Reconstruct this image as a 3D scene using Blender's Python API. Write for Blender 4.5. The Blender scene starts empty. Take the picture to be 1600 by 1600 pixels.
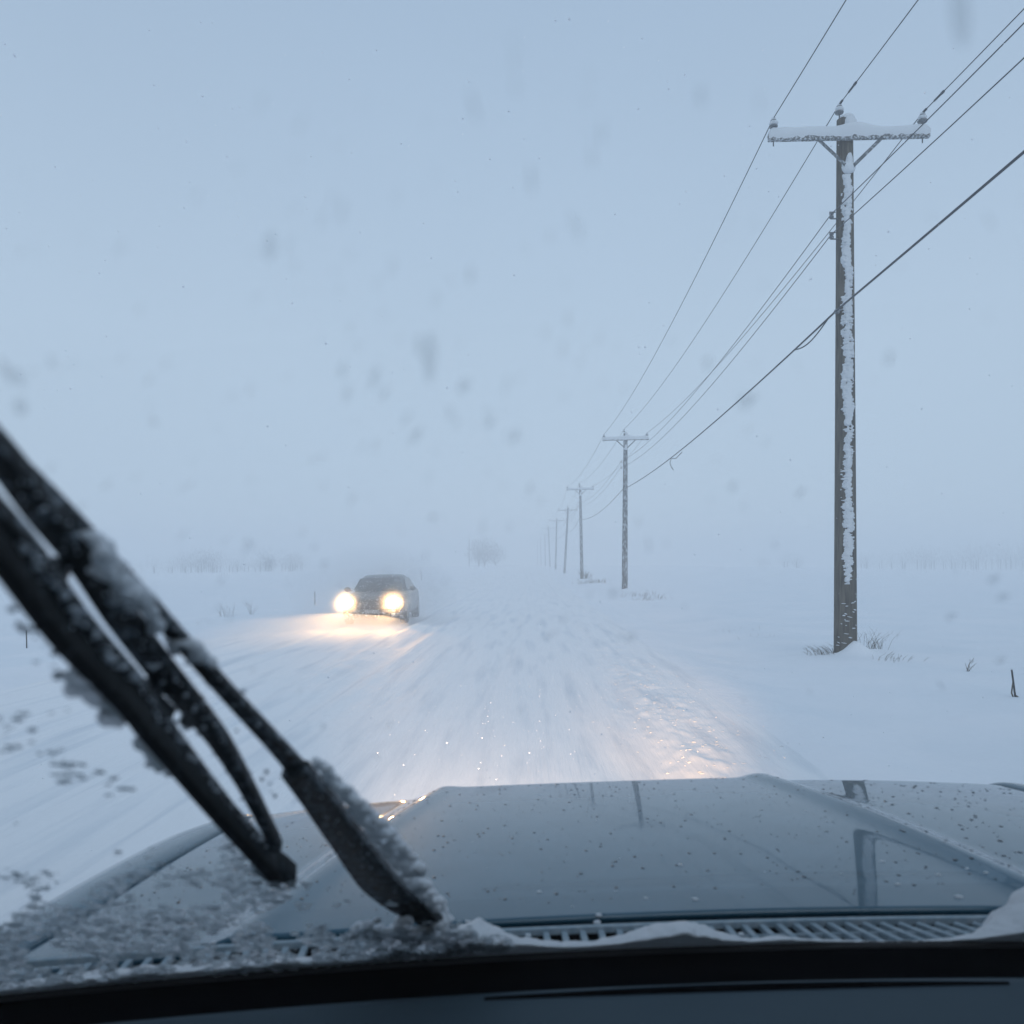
import bpy, bmesh, math, random
import numpy as np
from mathutils import Vector, Matrix

SC = bpy.context.scene
COL = SC.collection
random.seed(7)
rng = np.random.default_rng(7)
F = 1300.0            # focal length in 1600-px units
CAMZ = 1.75           # eye height over the road

# ------------------------------------------------------------------ camera
cam_d = bpy.data.cameras.new('camera')
cam = bpy.data.objects.new('camera', cam_d)
COL.objects.link(cam)
cam.location = (0, 0, CAMZ)
cam.rotation_euler = (math.radians(90), 0, 0)
cam_d.sensor_width = 36
cam_d.lens = 36 * F / 1600
cam_d.shift_x = -30 / 1600
cam_d.shift_y = 80 / 1600
cam_d.clip_start = 0.02
cam_d.clip_end = 5000
cam_d.dof.use_dof = True
cam_d.dof.focus_distance = 22
cam_d.dof.aperture_fstop = 6.5
SC.camera = cam

# ------------------------------------------------------------------ sky, sun, exposure
W = bpy.data.worlds.new('World')
SC.world = W
W.use_nodes = True
nt = W.node_tree
nt.nodes.clear()
wo = nt.nodes.new('ShaderNodeOutputWorld')
bg = nt.nodes.new('ShaderNodeBackground')
sky = nt.nodes.new('ShaderNodeTexSky')
sky.sky_type = 'NISHITA'
sky.sun_disc = False
sky.sun_elevation = math.radians(14)
sky.sun_rotation = math.radians(190)
bg2 = nt.nodes.new('ShaderNodeBackground')
mixs = nt.nodes.new('ShaderNodeMixShader')
tc = nt.nodes.new('ShaderNodeTexCoord')
sep = nt.nodes.new('ShaderNodeSeparateXYZ')
ramp = nt.nodes.new('ShaderNodeValToRGB')
nt.links.new(tc.outputs['Generated'], sep.inputs[0])
nt.links.new(sep.outputs['Z'], ramp.inputs[0])
cr = ramp.color_ramp                      # overcast deck, a little darker overhead
cr.elements[0].position = 0.0; cr.elements[0].color = (0.512, 0.632, 0.785, 1)
cr.elements[1].position = 1.0; cr.elements[1].color = (0.415, 0.530, 0.700, 1)
e = cr.elements.new(0.25); e.color = (0.505, 0.625, 0.778, 1)
e = cr.elements.new(0.60); e.color = (0.400, 0.520, 0.690, 1)
nz = nt.nodes.new('ShaderNodeTexNoise'); nz.inputs['Scale'].default_value = 1.6; nz.inputs['Detail'].default_value = 3
nt.links.new(tc.outputs['Generated'], nz.inputs['Vector'])
mr = nt.nodes.new('ShaderNodeMapRange')
mr.inputs['To Min'].default_value = 0.98; mr.inputs['To Max'].default_value = 1.12
nt.links.new(nz.outputs['Fac'], mr.inputs['Value'])
nt.links.new(ramp.outputs['Color'], bg2.inputs['Color'])
nt.links.new(mr.outputs['Result'], bg2.inputs['Strength'])
nt.links.new(sky.outputs['Color'], bg.inputs['Color'])
bg.inputs['Strength'].default_value = 0.05
mixs.inputs[0].default_value = 0.90
nt.links.new(bg.outputs[0], mixs.inputs[1])
nt.links.new(bg2.outputs[0], mixs.inputs[2])
nt.links.new(mixs.outputs[0], wo.inputs['Surface'])

sun_d = bpy.data.lights.new('sun', 'SUN')
sun_d.energy = 0.5
sun_d.angle = math.radians(35)
sun_d.color = (0.93, 0.96, 1.0)
sun = bpy.data.objects.new('sun', sun_d)
sun.rotation_euler = (math.radians(52), 0, math.radians(15))
COL.objects.link(sun)

SC.view_settings.view_transform = 'Standard'
SC.view_settings.look = 'None'
SC.view_settings.exposure = 0
SC.view_settings.gamma = 1
SC.view_settings.use_curve_mapping = False
SC.render.engine = 'CYCLES'
cy = SC.cycles
cy.use_denoising = True
cy.max_bounces = 8
cy.diffuse_bounces = 3
cy.glossy_bounces = 3
cy.transmission_bounces = 6
cy.transparent_max_bounces = 16
cy.volume_bounces = 3
cy.sample_clamp_indirect = 6
cy.caustics_reflective = False
cy.caustics_refractive = False

# ------------------------------------------------------------------ noise
def _h(ix, iy, s):
    n = (ix.astype(np.int64) * 374761393 + iy.astype(np.int64) * 668265263 + s * 974634777) & 0x7fffffff
    n = ((n ^ (n >> 13)) * 1274126177) & 0x7fffffff
    return ((n ^ (n >> 16)) & 0xffff) / 65535.0
def vnoise(x, y, s=0):
    x = np.asarray(x, float); y = np.asarray(y, float)
    ix = np.floor(x); iy = np.floor(y); fx = x - ix; fy = y - iy
    fx = fx * fx * (3 - 2 * fx); fy = fy * fy * (3 - 2 * fy)
    a = _h(ix, iy, s); b = _h(ix + 1, iy, s); c = _h(ix, iy + 1, s); d = _h(ix + 1, iy + 1, s)
    return (a + (b - a) * fx) * (1 - fy) + (c + (d - c) * fx) * fy - 0.5
def fbm(x, y, s=0, o=4):
    r = 0; a = 1.0
    for i in range(o):
        r = r + a * vnoise(x * 2 ** i, y * 2 ** i, s + i * 17); a *= 0.5
    return r
def sst(a, b, x):
    t = np.clip((x - a) / (b - a), 0, 1); return t * t * (3 - 2 * t)

# ------------------------------------------------------------------ materials
MATS = {}
def nodes_of(name):
    m = bpy.data.materials.new(name); m.use_nodes = True
    t = m.node_tree
    return m, t, t.nodes['Principled BSDF']
def mat(name, c, rough=0.6, metal=0.0, c2=None, nscale=20, ndetail=4, fac=(0.35, 0.65), bump=0.0, bscale=60, coat=0.0,
        coord='Object', stretch=(1, 1, 1), bdist=0.01, spec=0.5):
    m, t, b = nodes_of(name)
    b.inputs['Base Color'].default_value = (*c, 1)
    b.inputs['Roughness'].default_value = rough
    b.inputs['Metallic'].default_value = metal
    b.inputs['Coat Weight'].default_value = coat
    b.inputs['Coat Roughness'].default_value = 0.04
    b.inputs['Specular IOR Level'].default_value = spec
    co = t.nodes.new('ShaderNodeTexCoord'); mp = t.nodes.new('ShaderNodeMapping')
    mp.inputs['Scale'].default_value = stretch
    t.links.new(co.outputs[coord], mp.inputs['Vector'])
    if c2 is not None:
        n = t.nodes.new('ShaderNodeTexNoise'); n.inputs['Scale'].default_value = nscale; n.inputs['Detail'].default_value = ndetail
        r = t.nodes.new('ShaderNodeValToRGB')
        r.color_ramp.elements[0].position = fac[0]; r.color_ramp.elements[0].color = (*c, 1)
        r.color_ramp.elements[1].position = fac[1]; r.color_ramp.elements[1].color = (*c2, 1)
        t.links.new(mp.outputs[0], n.inputs['Vector']); t.links.new(n.outputs['Fac'], r.inputs[0])
        t.links.new(r.outputs[0], b.inputs['Base Color'])
    if bump:
        n2 = t.nodes.new('ShaderNodeTexNoise'); n2.inputs['Scale'].default_value = bscale; n2.inputs['Detail'].default_value = 5
        bp = t.nodes.new('ShaderNodeBump'); bp.inputs['Strength'].default_value = bump; bp.inputs['Distance'].default_value = bdist
        t.links.new(mp.outputs[0], n2.inputs['Vector']); t.links.new(n2.outputs['Fac'], bp.inputs['Height'])
        t.links.new(bp.outputs[0], b.inputs['Normal'])
    MATS[name] = m
    return m
def emit(name, c, s):
    m, t, b = nodes_of(name)
    b.inputs['Base Color'].default_value = (0.8, 0.8, 0.8, 1)
    b.inputs['Emission Color'].default_value = (*c, 1)
    b.inputs['Emission Strength'].default_value = s
    MATS[name] = m; return m

M_SNOW = mat('field_snow', (0.80, 0.84, 0.88), 0.75, c2=(0.86, 0.88, 0.91), nscale=0.5, bump=0.35, bscale=9, bdist=0.03, spec=0.2)
M_ROAD = mat('packed_snow', (0.68, 0.73, 0.78), 0.7, c2=(0.86, 0.88, 0.90), nscale=4.5, ndetail=8, fac=(.26, .50), bump=0.5, bscale=16, stretch=(1, 0.07, 1), bdist=0.03, spec=0.25)
M_SNOWC = mat('clinging_snow', (0.82, 0.85, 0.88), 0.7, bump=0.4, bscale=70, bdist=0.01, spec=0.2)
M_ICE = mat('slushy_ice', (0.50, 0.55, 0.60), 0.35, c2=(0.74, 0.78, 0.82), nscale=300, bump=0.3, bscale=900, bdist=0.001)
M_ICE.node_tree.nodes['Principled BSDF'].inputs['Transmission Weight'].default_value = 0.25
M_ICE.node_tree.nodes['Principled BSDF'].inputs['IOR'].default_value = 1.31
def translucent(m, col, k):
    t = m.node_tree; b = t.nodes['Principled BSDF']; o = t.nodes['Material Output']
    tl = t.nodes.new('ShaderNodeBsdfTranslucent'); tl.inputs[0].default_value = (*col, 1); mx = t.nodes.new('ShaderNodeMixShader'); mx.inputs[0].default_value = k
    t.links.new(b.outputs[0], mx.inputs[1]); t.links.new(tl.outputs[0], mx.inputs[2]); t.links.new(mx.outputs[0], o.inputs['Surface'])
M_ICE.node_tree.nodes['Principled BSDF'].inputs['Transmission Weight'].default_value = 0.0
translucent(M_ICE, (.90, .94, .96), .7)
translucent(M_SNOWC, (.85, .88, .90), .25)
M_SLW = mat('glint_slush', (.8, .84, .87), .15, spec=1.0)  # paler, more translucent slush: white glints put into the colour
translucent(M_SLW, (.97, .98, 1.0), .75)
M_WOOD = mat('weathered_pole_wood', (0.052, 0.047, 0.039), 0.9, c2=(0.14, 0.125, 0.10), nscale=30, stretch=(1, 1, 0.08), bump=0.7, bscale=40, bdist=0.01)
M_WOODF = mat('frosted_pole_wood', (0.07, 0.07, 0.07), 0.9, c2=(0.45, 0.48, 0.50), nscale=9, ndetail=8, fac=(0.46, 0.66), stretch=(1, 1, 0.5), bump=0.5, bscale=40)
M_ARMW = mat('frosted_crossarm_wood', (0.13, 0.13, 0.13), 0.85, c2=(0.60, 0.63, 0.66), nscale=24, ndetail=8, fac=(0.45, 0.62))
M_STEEL = mat('galvanised_steel', (0.25, 0.27, 0.29), 0.5, 0.6, c2=(0.6, 0.63, 0.66), nscale=30, fac=(0.5, 0.65))
M_BRACE = mat('dull_steel_strap', (0.09, 0.10, 0.11), 0.6, 0.3, c2=(0.4, 0.43, 0.46), nscale=20, fac=(0.5, 0.7))
M_PORC = mat('grey_porcelain', (0.16, 0.17, 0.18), 0.25)
M_WIRE = mat('dark_wire', (0.05, 0.055, 0.065), 0.6, 0.0)
M_PAINT = mat('silver_blue_car_paint', (0.014, 0.085, 0.135), 0.42, 0.15, coat=1.0, c2=(.045, .13, .19), spec=.2, nscale=7, ndetail=8, fac=(.45, .85))
M_RUB = mat('black_rubber', (0.006, 0.007, 0.008), 0.7, c2=(0.10, 0.12, 0.14), nscale=160, ndetail=6, fac=(0.60, 0.8), spec=.2)
M_PLAS = mat('frosted_black_metal', (0.008, 0.010, 0.012), 0.6, c2=(0.26, 0.30, 0.34), nscale=120, ndetail=7, fac=(0.52, 0.74), spec=.25)
mat('rime', (0.45, 0.50, 0.55), 0.7, c2=(0.70, 0.74, 0.78), nscale=200)
translucent(MATS['rime'], (.7, .75, .8), .35)
M_COWL = mat('grey_cowl_plastic', (0.22, 0.30, 0.35), 0.6, c2=(0.34, 0.40, 0.44), nscale=90)
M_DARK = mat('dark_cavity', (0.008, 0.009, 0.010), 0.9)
M_DASH = mat('dashboard_vinyl', (0.032, 0.052, 0.066), 0.75, bump=0.2, bscale=900, bdist=0.0005, spec=0.3)
M_TRIM = mat('black_felt_trim', (0.002, 0.002, 0.0025), 1.0, spec=0.0)
M_SEAL = mat('black_seal', (0.010, 0.010, 0.011), 0.7)
M_CAR = mat('grey_brown_paint', (0.055, 0.052, 0.050), 0.45, 0.2, c2=(0.30, 0.30, 0.30), nscale=7, ndetail=8, fac=(0.48, 0.75), coat=0.6)
M_CGLASS = mat('dark_car_glass', (0.012, 0.014, 0.016), 0.08, c2=(0.28, 0.3, 0.31), nscale=6, ndetail=6, fac=(0.55, 0.8))
M_BLK = mat('black_grille_plastic', (0.012, 0.012, 0.013), 0.5)
M_TYRE = mat('tyre_rubber', (0.02, 0.02, 0.021), 0.85, c2=(0.4, 0.42, 0.44), nscale=14, fac=(0.55, 0.7))
M_RIM = mat('alloy_rim', (0.35, 0.36, 0.37), 0.35, 0.8)
M_CHROME = mat('chrome', (0.5, 0.5, 0.5), 0.15, 1.0)
M_LAMP = emit('lit_headlamp', (1.0, 0.84, 0.58), 45.0)
M_LAMPW = emit('lit_fog_lamp', (1.0, 0.80, 0.52), 1.6)
M_STALK = mat('dry_stalk', (0.09, 0.075, 0.055), 0.9, c2=(0.17, 0.14, 0.10), nscale=40)
M_BARK = mat('winter_bark', (0.035, 0.035, 0.034), 0.9, c2=(0.08, 0.075, 0.07), nscale=3)
M_POST = mat('dark_marker_post', (0.03, 0.03, 0.032), 0.8, c2=(0.07, 0.065, 0.06), nscale=20)
M_FLAKE = mat('snow_flake', (0.86, 0.87, 0.9), 0.6, spec=0.2)
translucent(M_FLAKE, (.95, .96, .98), .5)

def glassmat():
    m = bpy.data.materials.new('windscreen_glass'); m.use_nodes = True
    t = m.node_tree; t.nodes.clear()
    o = t.nodes.new('ShaderNodeOutputMaterial'); tr = t.nodes.new('ShaderNodeBsdfTransparent')
    tr.inputs[0].default_value = (0.93, 0.965, 0.97, 1)
    g = t.nodes.new('ShaderNodeBsdfGlossy'); g.inputs['Roughness'].default_value = 0.02
    mx = t.nodes.new('ShaderNodeMixShader'); fr = t.nodes.new('ShaderNodeFresnel'); fr.inputs[0].default_value = 1.25
    t.links.new(fr.outputs[0], mx.inputs[0]); t.links.new(tr.outputs[0], mx.inputs[1]); t.links.new(g.outputs[0], mx.inputs[2])
    t.links.new(mx.outputs[0], o.inputs['Surface']); return m
M_GLASS = glassmat()
def dropmat():
    m, t, b = nodes_of('water_drop')
    b.inputs['Base Color'].default_value = (0.55, 0.66, 0.72, 1)
    b.inputs['Roughness'].default_value = 0.25
    b.inputs['Alpha'].default_value = 0.12
    return m
M_DROP = dropmat()
def vol(name, dens, c, g):
    m = bpy.data.materials.new(name); m.use_nodes = True
    t = m.node_tree; t.nodes.clear()
    o = t.nodes.new('ShaderNodeOutputMaterial'); v = t.nodes.new('ShaderNodeVolumePrincipled')
    v.inputs['Color'].default_value = (*c, 1); v.inputs['Density'].default_value = dens; v.inputs['Anisotropy'].default_value = g
    t.links.new(v.outputs[0], o.inputs['Volume']); return m

# ------------------------------------------------------------------ mesh helpers
def tag(o, label=None, cat=None, group=None, kind=None):
    if label: o['label'] = label
    if cat: o['category'] = cat
    if group: o['group'] = group
    if kind: o['kind'] = kind
    return o
def empty(name, loc=(0, 0, 0), rz=0, rot=None):
    o = bpy.data.objects.new(name, None); o.empty_display_size = 0.1
    o.location = loc; o.rotation_euler = rot if rot else (0, 0, rz); COL.objects.link(o); return o
class MB:
    def __init__(s): s.v = []; s.f = []
    def add(s, vs, fs):
        k = len(s.v); s.v += [tuple(p) for p in vs]; s.f += [tuple(i + k for i in f) for f in fs]; return s
    def box(s, c, size, rot=None):
        x, y, z = (a / 2 for a in size)
        p = [Vector((i * x, j * y, k * z)) for i in (-1, 1) for j in (-1, 1) for k in (-1, 1)]
        if rot is not None: p = [rot @ q for q in p]
        p = [q + Vector(c) for q in p]
        return s.add(p, [(0, 1, 3, 2), (4, 6, 7, 5), (0, 4, 5, 1), (2, 3, 7, 6), (0, 2, 6, 4), (1, 5, 7, 3)])
    def tube(s, pts, r, n=8, cap=True):
        pts = [Vector(p) for p in pts]; m = len(pts)
        rs = r if isinstance(r, (list, tuple)) else [r] * m
        vs = []; fs = []; up = Vector((0, 0, 1)); pa = None
        for i, p in enumerate(pts):
            d = (pts[min(i + 1, m - 1)] - pts[max(i - 1, 0)]).normalized()
            if pa is None:
                a = d.cross(up if abs(d.z) < 0.9 else Vector((1, 0, 0))).normalized()
            else:
                a = (pa - d * pa.dot(d)).normalized()
            pa = a; b = d.cross(a)
            for k in range(n):
                t = 2 * math.pi * k / n
                vs.append(p + (a * math.cos(t) + b * math.sin(t)) * rs[i])
        for i in range(m - 1):
            for k in range(n):
                fs.append((i * n + k, i * n + (k + 1) % n, (i + 1) * n + (k + 1) % n, (i + 1) * n + k))
        if cap: fs += [tuple(range(n))[::-1], tuple(range((m - 1) * n, m * n))]
        return s.add(vs, fs)
    def ribbon(s, pts, w, h, up=(0, 0, 1)):
        """bar of width w (list ok) and height h along pts"""
        pts = [Vector(p) for p in pts]; m = len(pts); up = Vector(up).normalized()
        ws = w if isinstance(w, (list, tuple)) else [w] * m
        hs = h if isinstance(h, (list, tuple)) else [h] * m
        vs = []; fs = []
        for i, p in enumerate(pts):
            d = (pts[min(i + 1, m - 1)] - pts[max(i - 1, 0)]).normalized()
            a = d.cross(up).normalized(); b = a.cross(d).normalized()
            for (u, q) in ((-1, -.5), (-.8, .5), (.8, .5), (1, -.5)):
                vs.append(p + a * u * ws[i] / 2 + b * q * hs[i])
        for i in range(m - 1):
            for k in range(4):
                fs.append((i * 4 + k, i * 4 + (k + 1) % 4, (i + 1) * 4 + (k + 1) % 4, (i + 1) * 4 + k))
        fs += [(3, 2, 1, 0), tuple(range((m - 1) * 4, m * 4))]
        return s.add(vs, fs)
    def lathe(s, c, prof, n=16, axis='z'):
        vs = []; fs = []; m = len(prof)
        for (r, h) in prof:
            for k in range(n):
                t = 2 * math.pi * k / n; a, b = r * math.cos(t), r * math.sin(t)
                q = (a, b, h) if axis == 'z' else ((a, h, b) if axis == 'y' else (h, a, b))
                vs.append((c[0] + q[0], c[1] + q[1], c[2] + q[2]))
        for i in range(m - 1):
            for k in range(n):
                fs.append((i * n + k, i * n + (k + 1) % n, (i + 1) * n + (k + 1) % n, (i + 1) * n + k))
        fs += [tuple(range(n))[::-1], tuple(range((m - 1) * n, m * n))]
        return s.add(vs, fs)
    def blob(s, c, r, sub=1, jit=0.2, rot=None, seed=None):
        vs, fs = ICO[sub]
        out = []
        rx, ry, rz = r if isinstance(r, (tuple, list)) else (r, r, r)
        for p in vs:
            k = 1 + random.uniform(-jit, jit)
            q = Vector((p[0] * rx * k, p[1] * ry * k, p[2] * rz * k))
            if rot is not None: q = rot @ q
            out.append(q + Vector(c))
        return s.add(out, fs)
    def build(s, name, m, parent=None, smooth=True, bevel=0, sub=0):
        me = bpy.data.meshes.new(name); me.from_pydata(s.v, [], s.f); me.update()
        return link(name, me, m, parent, smooth, bevel, sub)
def link(name, me, m, parent=None, smooth=True, bevel=0, sub=0):
    o = bpy.data.objects.new(name, me); COL.objects.link(o)
    if m: me.materials.append(m)
    if smooth:
        me.polygons.foreach_set('use_smooth', [True] * len(me.polygons))
    if parent: o.parent = parent
    if bevel:
        b = o.modifiers.new('bevel', 'BEVEL'); b.width = bevel; b.segments = 2; b.limit_method = 'ANGLE'
    if sub:
        b = o.modifiers.new('sub', 'SUBSURF'); b.levels = sub; b.render_levels = sub
    return o
def ico(sub):
    b = bmesh.new(); bmesh.ops.create_icosphere(b, subdivisions=sub, radius=1)
    b.verts.ensure_lookup_table()
    r = [tuple(v.co) for v in b.verts], [tuple(v.index for v in f.verts) for f in b.faces]
    b.free(); return r
ICO = {0: ([(1, 0, 0), (-1, 0, 0), (0, 1, 0), (0, -1, 0), (0, 0, 1), (0, 0, -1)],
           [(0, 2, 4), (2, 1, 4), (1, 3, 4), (3, 0, 4), (2, 0, 5), (1, 2, 5), (3, 1, 5), (0, 3, 5)]), 1: ico(1), 2: ico(2), 3: ico(3)}
def gridmesh(name, X, Y, Z, m, parent=None, mask=None, smooth=True):
    ny, nx = X.shape
    v = np.stack([X, Y, Z], -1).reshape(-1, 3)
    i = np.arange(ny - 1)[:, None] * nx + np.arange(nx - 1)[None, :]
    q = np.stack([i, i + 1, i + nx + 1, i + nx], -1)
    q = q[mask] if mask is not None else q.reshape(-1, 4)
    used = np.unique(q); remap = np.full(len(v), -1); remap[used] = np.arange(len(used))
    q = remap[q]; v = v[used]
    me = bpy.data.meshes.new(name)
    me.vertices.add(len(v)); me.vertices.foreach_set('co', v.astype(np.float32).ravel())
    me.loops.add(q.size); me.loops.foreach_set('vertex_index', q.astype(np.int32).ravel())
    me.polygons.add(len(q)); me.polygons.foreach_set('loop_start', np.arange(len(q), dtype=np.int32) * 4)
    me.polygons.foreach_set('loop_total', np.full(len(q), 4, np.int32))
    me.update(calc_edges=True); me.validate()
    return link(name, me, m, parent, smooth)
def at(px, py, Y):
    """point on the picture ray through photo pixel (px, py) at forward distance Y"""
    return Vector(((px - 830) / F * Y, Y, CAMZ - (py - 880) / F * Y))

# ------------------------------------------------------------------ terrain: one height function, two sheets (field, road)
POLES = [  # forward distance, base px, base py, crossarm px, lean handled by base/top difference
    (16.0, 1321, 1320.0), (54.7, 976, 977.3), (92.0, 909.3, 906.5), (129.6, 882.0, 887.5), (169.0, 868.0, 870.0),
    (214.0, 859.5, 856.8), (262.0, 852.2, 851.3), (305.0, 845.5, 844.4), (350.0, 840.2, 839.6)]
def road_l(y): return -6.6 + 0 * y
def H(x, y):
    x = np.asarray(x, float); y = np.asarray(y, float)
    rise = 0.95 * sst(85, 235, y) * (1 - sst(25, 120, np.abs(x)))
    h = rise
    h = h - 1.0 * sst(12, 60, -x) * sst(20, 120, y)
    h = h - 0.10 * sst(2.6, 4.0, x) * (1 - sst(4.4, 6.5, x))          # shallow filled ditch
    h = h + 0.03 * np.exp(-((x - 5.2) / 1.2) ** 2)                     # low bank along the poles
    h = h + 0.16 * np.exp(-((x + 7.6 + 0.5 * vnoise(y * .13, y * 0, 5)) / 0.8) ** 2)   # ploughed edge, left
    h = h + 0.07 * np.exp(-((x - 2.75 - 0.4 * vnoise(y * .2, y * 0, 9)) / 0.5) ** 2)   # ploughed edge, right
    far = 1 - sst(40, 160, np.hypot(x, y))
    off = sst(2.0, 3.4, x) + sst(6.2, 8.0, -x)
    h = h + 0.10 * off * fbm(x * .35, y * .22, 1, 4) + 0.03 * off * far * fbm(x * 1.6 + y * .4, y * 1.3, 2, 4)
    on = (1 - np.clip(off, 0, 1)) * far
    # wheel tracks and wind streaks along the road
    wob = 0.18 * vnoise(y * .05, y * 0, 31)
    for cx, d in ((-5.35, .06), (-3.6, .085), (-2.75, .07), (-.55, .045), (1.15, .045)):
        cut = 0.55 + 0.9 * (vnoise(y * .35, y * 0 + cx, 3) + .2)
        h = h - d * on * np.clip(cut, 0, 1.3) * np.exp(-((x - cx - wob) / .17) ** 2)
        h = h + d * .5 * on * np.exp(-((x - cx - wob - .33) / .10) ** 2)
    h = h + on * 0.030 * fbm(x * 2.2, y * .30, 4, 5) + on * 0.012 * fbm(x * 7, y * 1.4, 6, 3)
    h = h + 0.06 * far * np.clip(fbm(x * 3.5, y * 1.6, 12, 5) + .04, 0, 1) * np.exp(-((x - 1.62) / .42) ** 2) + far * .016 * fbm(x * 9, y * 5.5, 14, 3) * np.exp(-((x - 1.62) / .5) ** 2)   # broken windrow
    for (Yp, bx, _), a in zip(POLES[:2], (0.26, 0.12)):               # drift against the poles
        px = (bx - 830) / F * Yp
        h = h + a * .85 * np.exp(-(((x - px - .10) / .20) ** 2 + ((y - Yp + .22) / .30) ** 2))
        h = h + a * .35 * np.exp(-(((x - px - .55) / .8) ** 2 + ((y - Yp) / .8) ** 2))
    return h
def geo(a, b, d0, g):
    o = [a]; d = d0
    while o[-1] < b: o.append(o[-1] + d); d *= g
    o[-1] = b; return o
xs = sorted(set([-v for v in geo(9, 620, .12, 1.09)] + list(np.arange(-9, 9.001, 0.09)) + list(np.arange(.9, 2.5, .037)) + geo(9, 620, .12, 1.09)))
ys = sorted(set([-v for v in geo(3, 620, .6, 1.25)] + list(np.arange(-3, 2, 0.5)) + list(np.arange(2, 14, 0.06)) + geo(14, 640, .07, 1.0125)))
XX, YY = np.meshgrid(np.array(xs), np.array(ys)); ZZ = H(XX, YY)
xc = (np.array(xs)[1:] + np.array(xs)[:-1]) / 2
onroad = np.broadcast_to((xc > -6.9) & (xc < 2.4), (len(ys) - 1, len(xc)))
g = gridmesh('ground', XX, YY, ZZ, M_SNOW, mask=~onroad); tag(g, kind='structure')
g = gridmesh('road', XX, YY, ZZ, M_ROAD, mask=onroad); tag(g, kind='structure')

# ------------------------------------------------------------------ utility poles
def Hs(x, y): return float(H(np.array([x]), np.array([y]))[0])
def snow_shell(cx, r0, r1, z0, z1, a0, a1, seed, lean, nz=1100, na=30, thick=0.04, parent=None, cover=0.0):
    """driven snow stuck to one side of a round pole: lumpy sheet standing proud of the wood"""
    Z, A = np.meshgrid(np.linspace(z0, z1, nz), np.linspace(a0, a1, na), indexing='ij')
    t = (A - a0) / (a1 - a0); e1 = np.minimum(t, 1 - t) * 2
    edge = e1 - 0.30 + cover + 0.9 * fbm(Z * 2.1, t * 2.2, seed, 2) * .6 + 0.75 * fbm(Z * 9, t * 5, seed + 3, 3) * .6 + .55 * fbm(Z * 34, t * 3, seed + 13, 3)
    w = 0.35 * sst(z0, z0 + 1.6, Z) + 0.18 * fbm(Z * .6, Z * 0, seed + 9, 2)
    m = edge + w - 0.25
    th = thick * np.clip(m * 2.2, -0.6, 1.0) * (1 + 0.6 * fbm(Z * 7, A * 3, seed + 5, 3))
    R = r0 + (r1 - r0) * (Z - 0) / 10.2 + th
    X = cx + R * np.sin(A) + lean * Z; Y = -R * np.cos(A)
    mc = (m[1:, 1:] + m[:-1, :-1]) / 2 > 0.0
    return gridmesh('clinging_snow', X, Y, Z, M_SNOWC, parent, mask=mc)
pole_pts = []
descr = [
    'Nearest tall wooden utility pole with a stripe of driven snow down its face',
    'Second utility pole from the viewer, whole pole frosted white, dry weeds beside its foot',
    'Third utility pole from the viewer, greyed by the blowing snow',
    'Fourth utility pole from the viewer, leaning slightly to the right at its top',
    'Fifth utility pole from the viewer, thin and pale, standing upright',
    'Sixth utility pole from the viewer, faint and leaning to the left',
    'Seventh utility pole from the viewer, very faint in the blizzard',
    'Eighth utility pole from the viewer, barely visible in the blizzard',
    'Farthest utility pole that can still be guessed at the end of the row']
ROLLS = (0.0, -0.006, 0, 0, 0, 0, 0, 0, 0)
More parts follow.
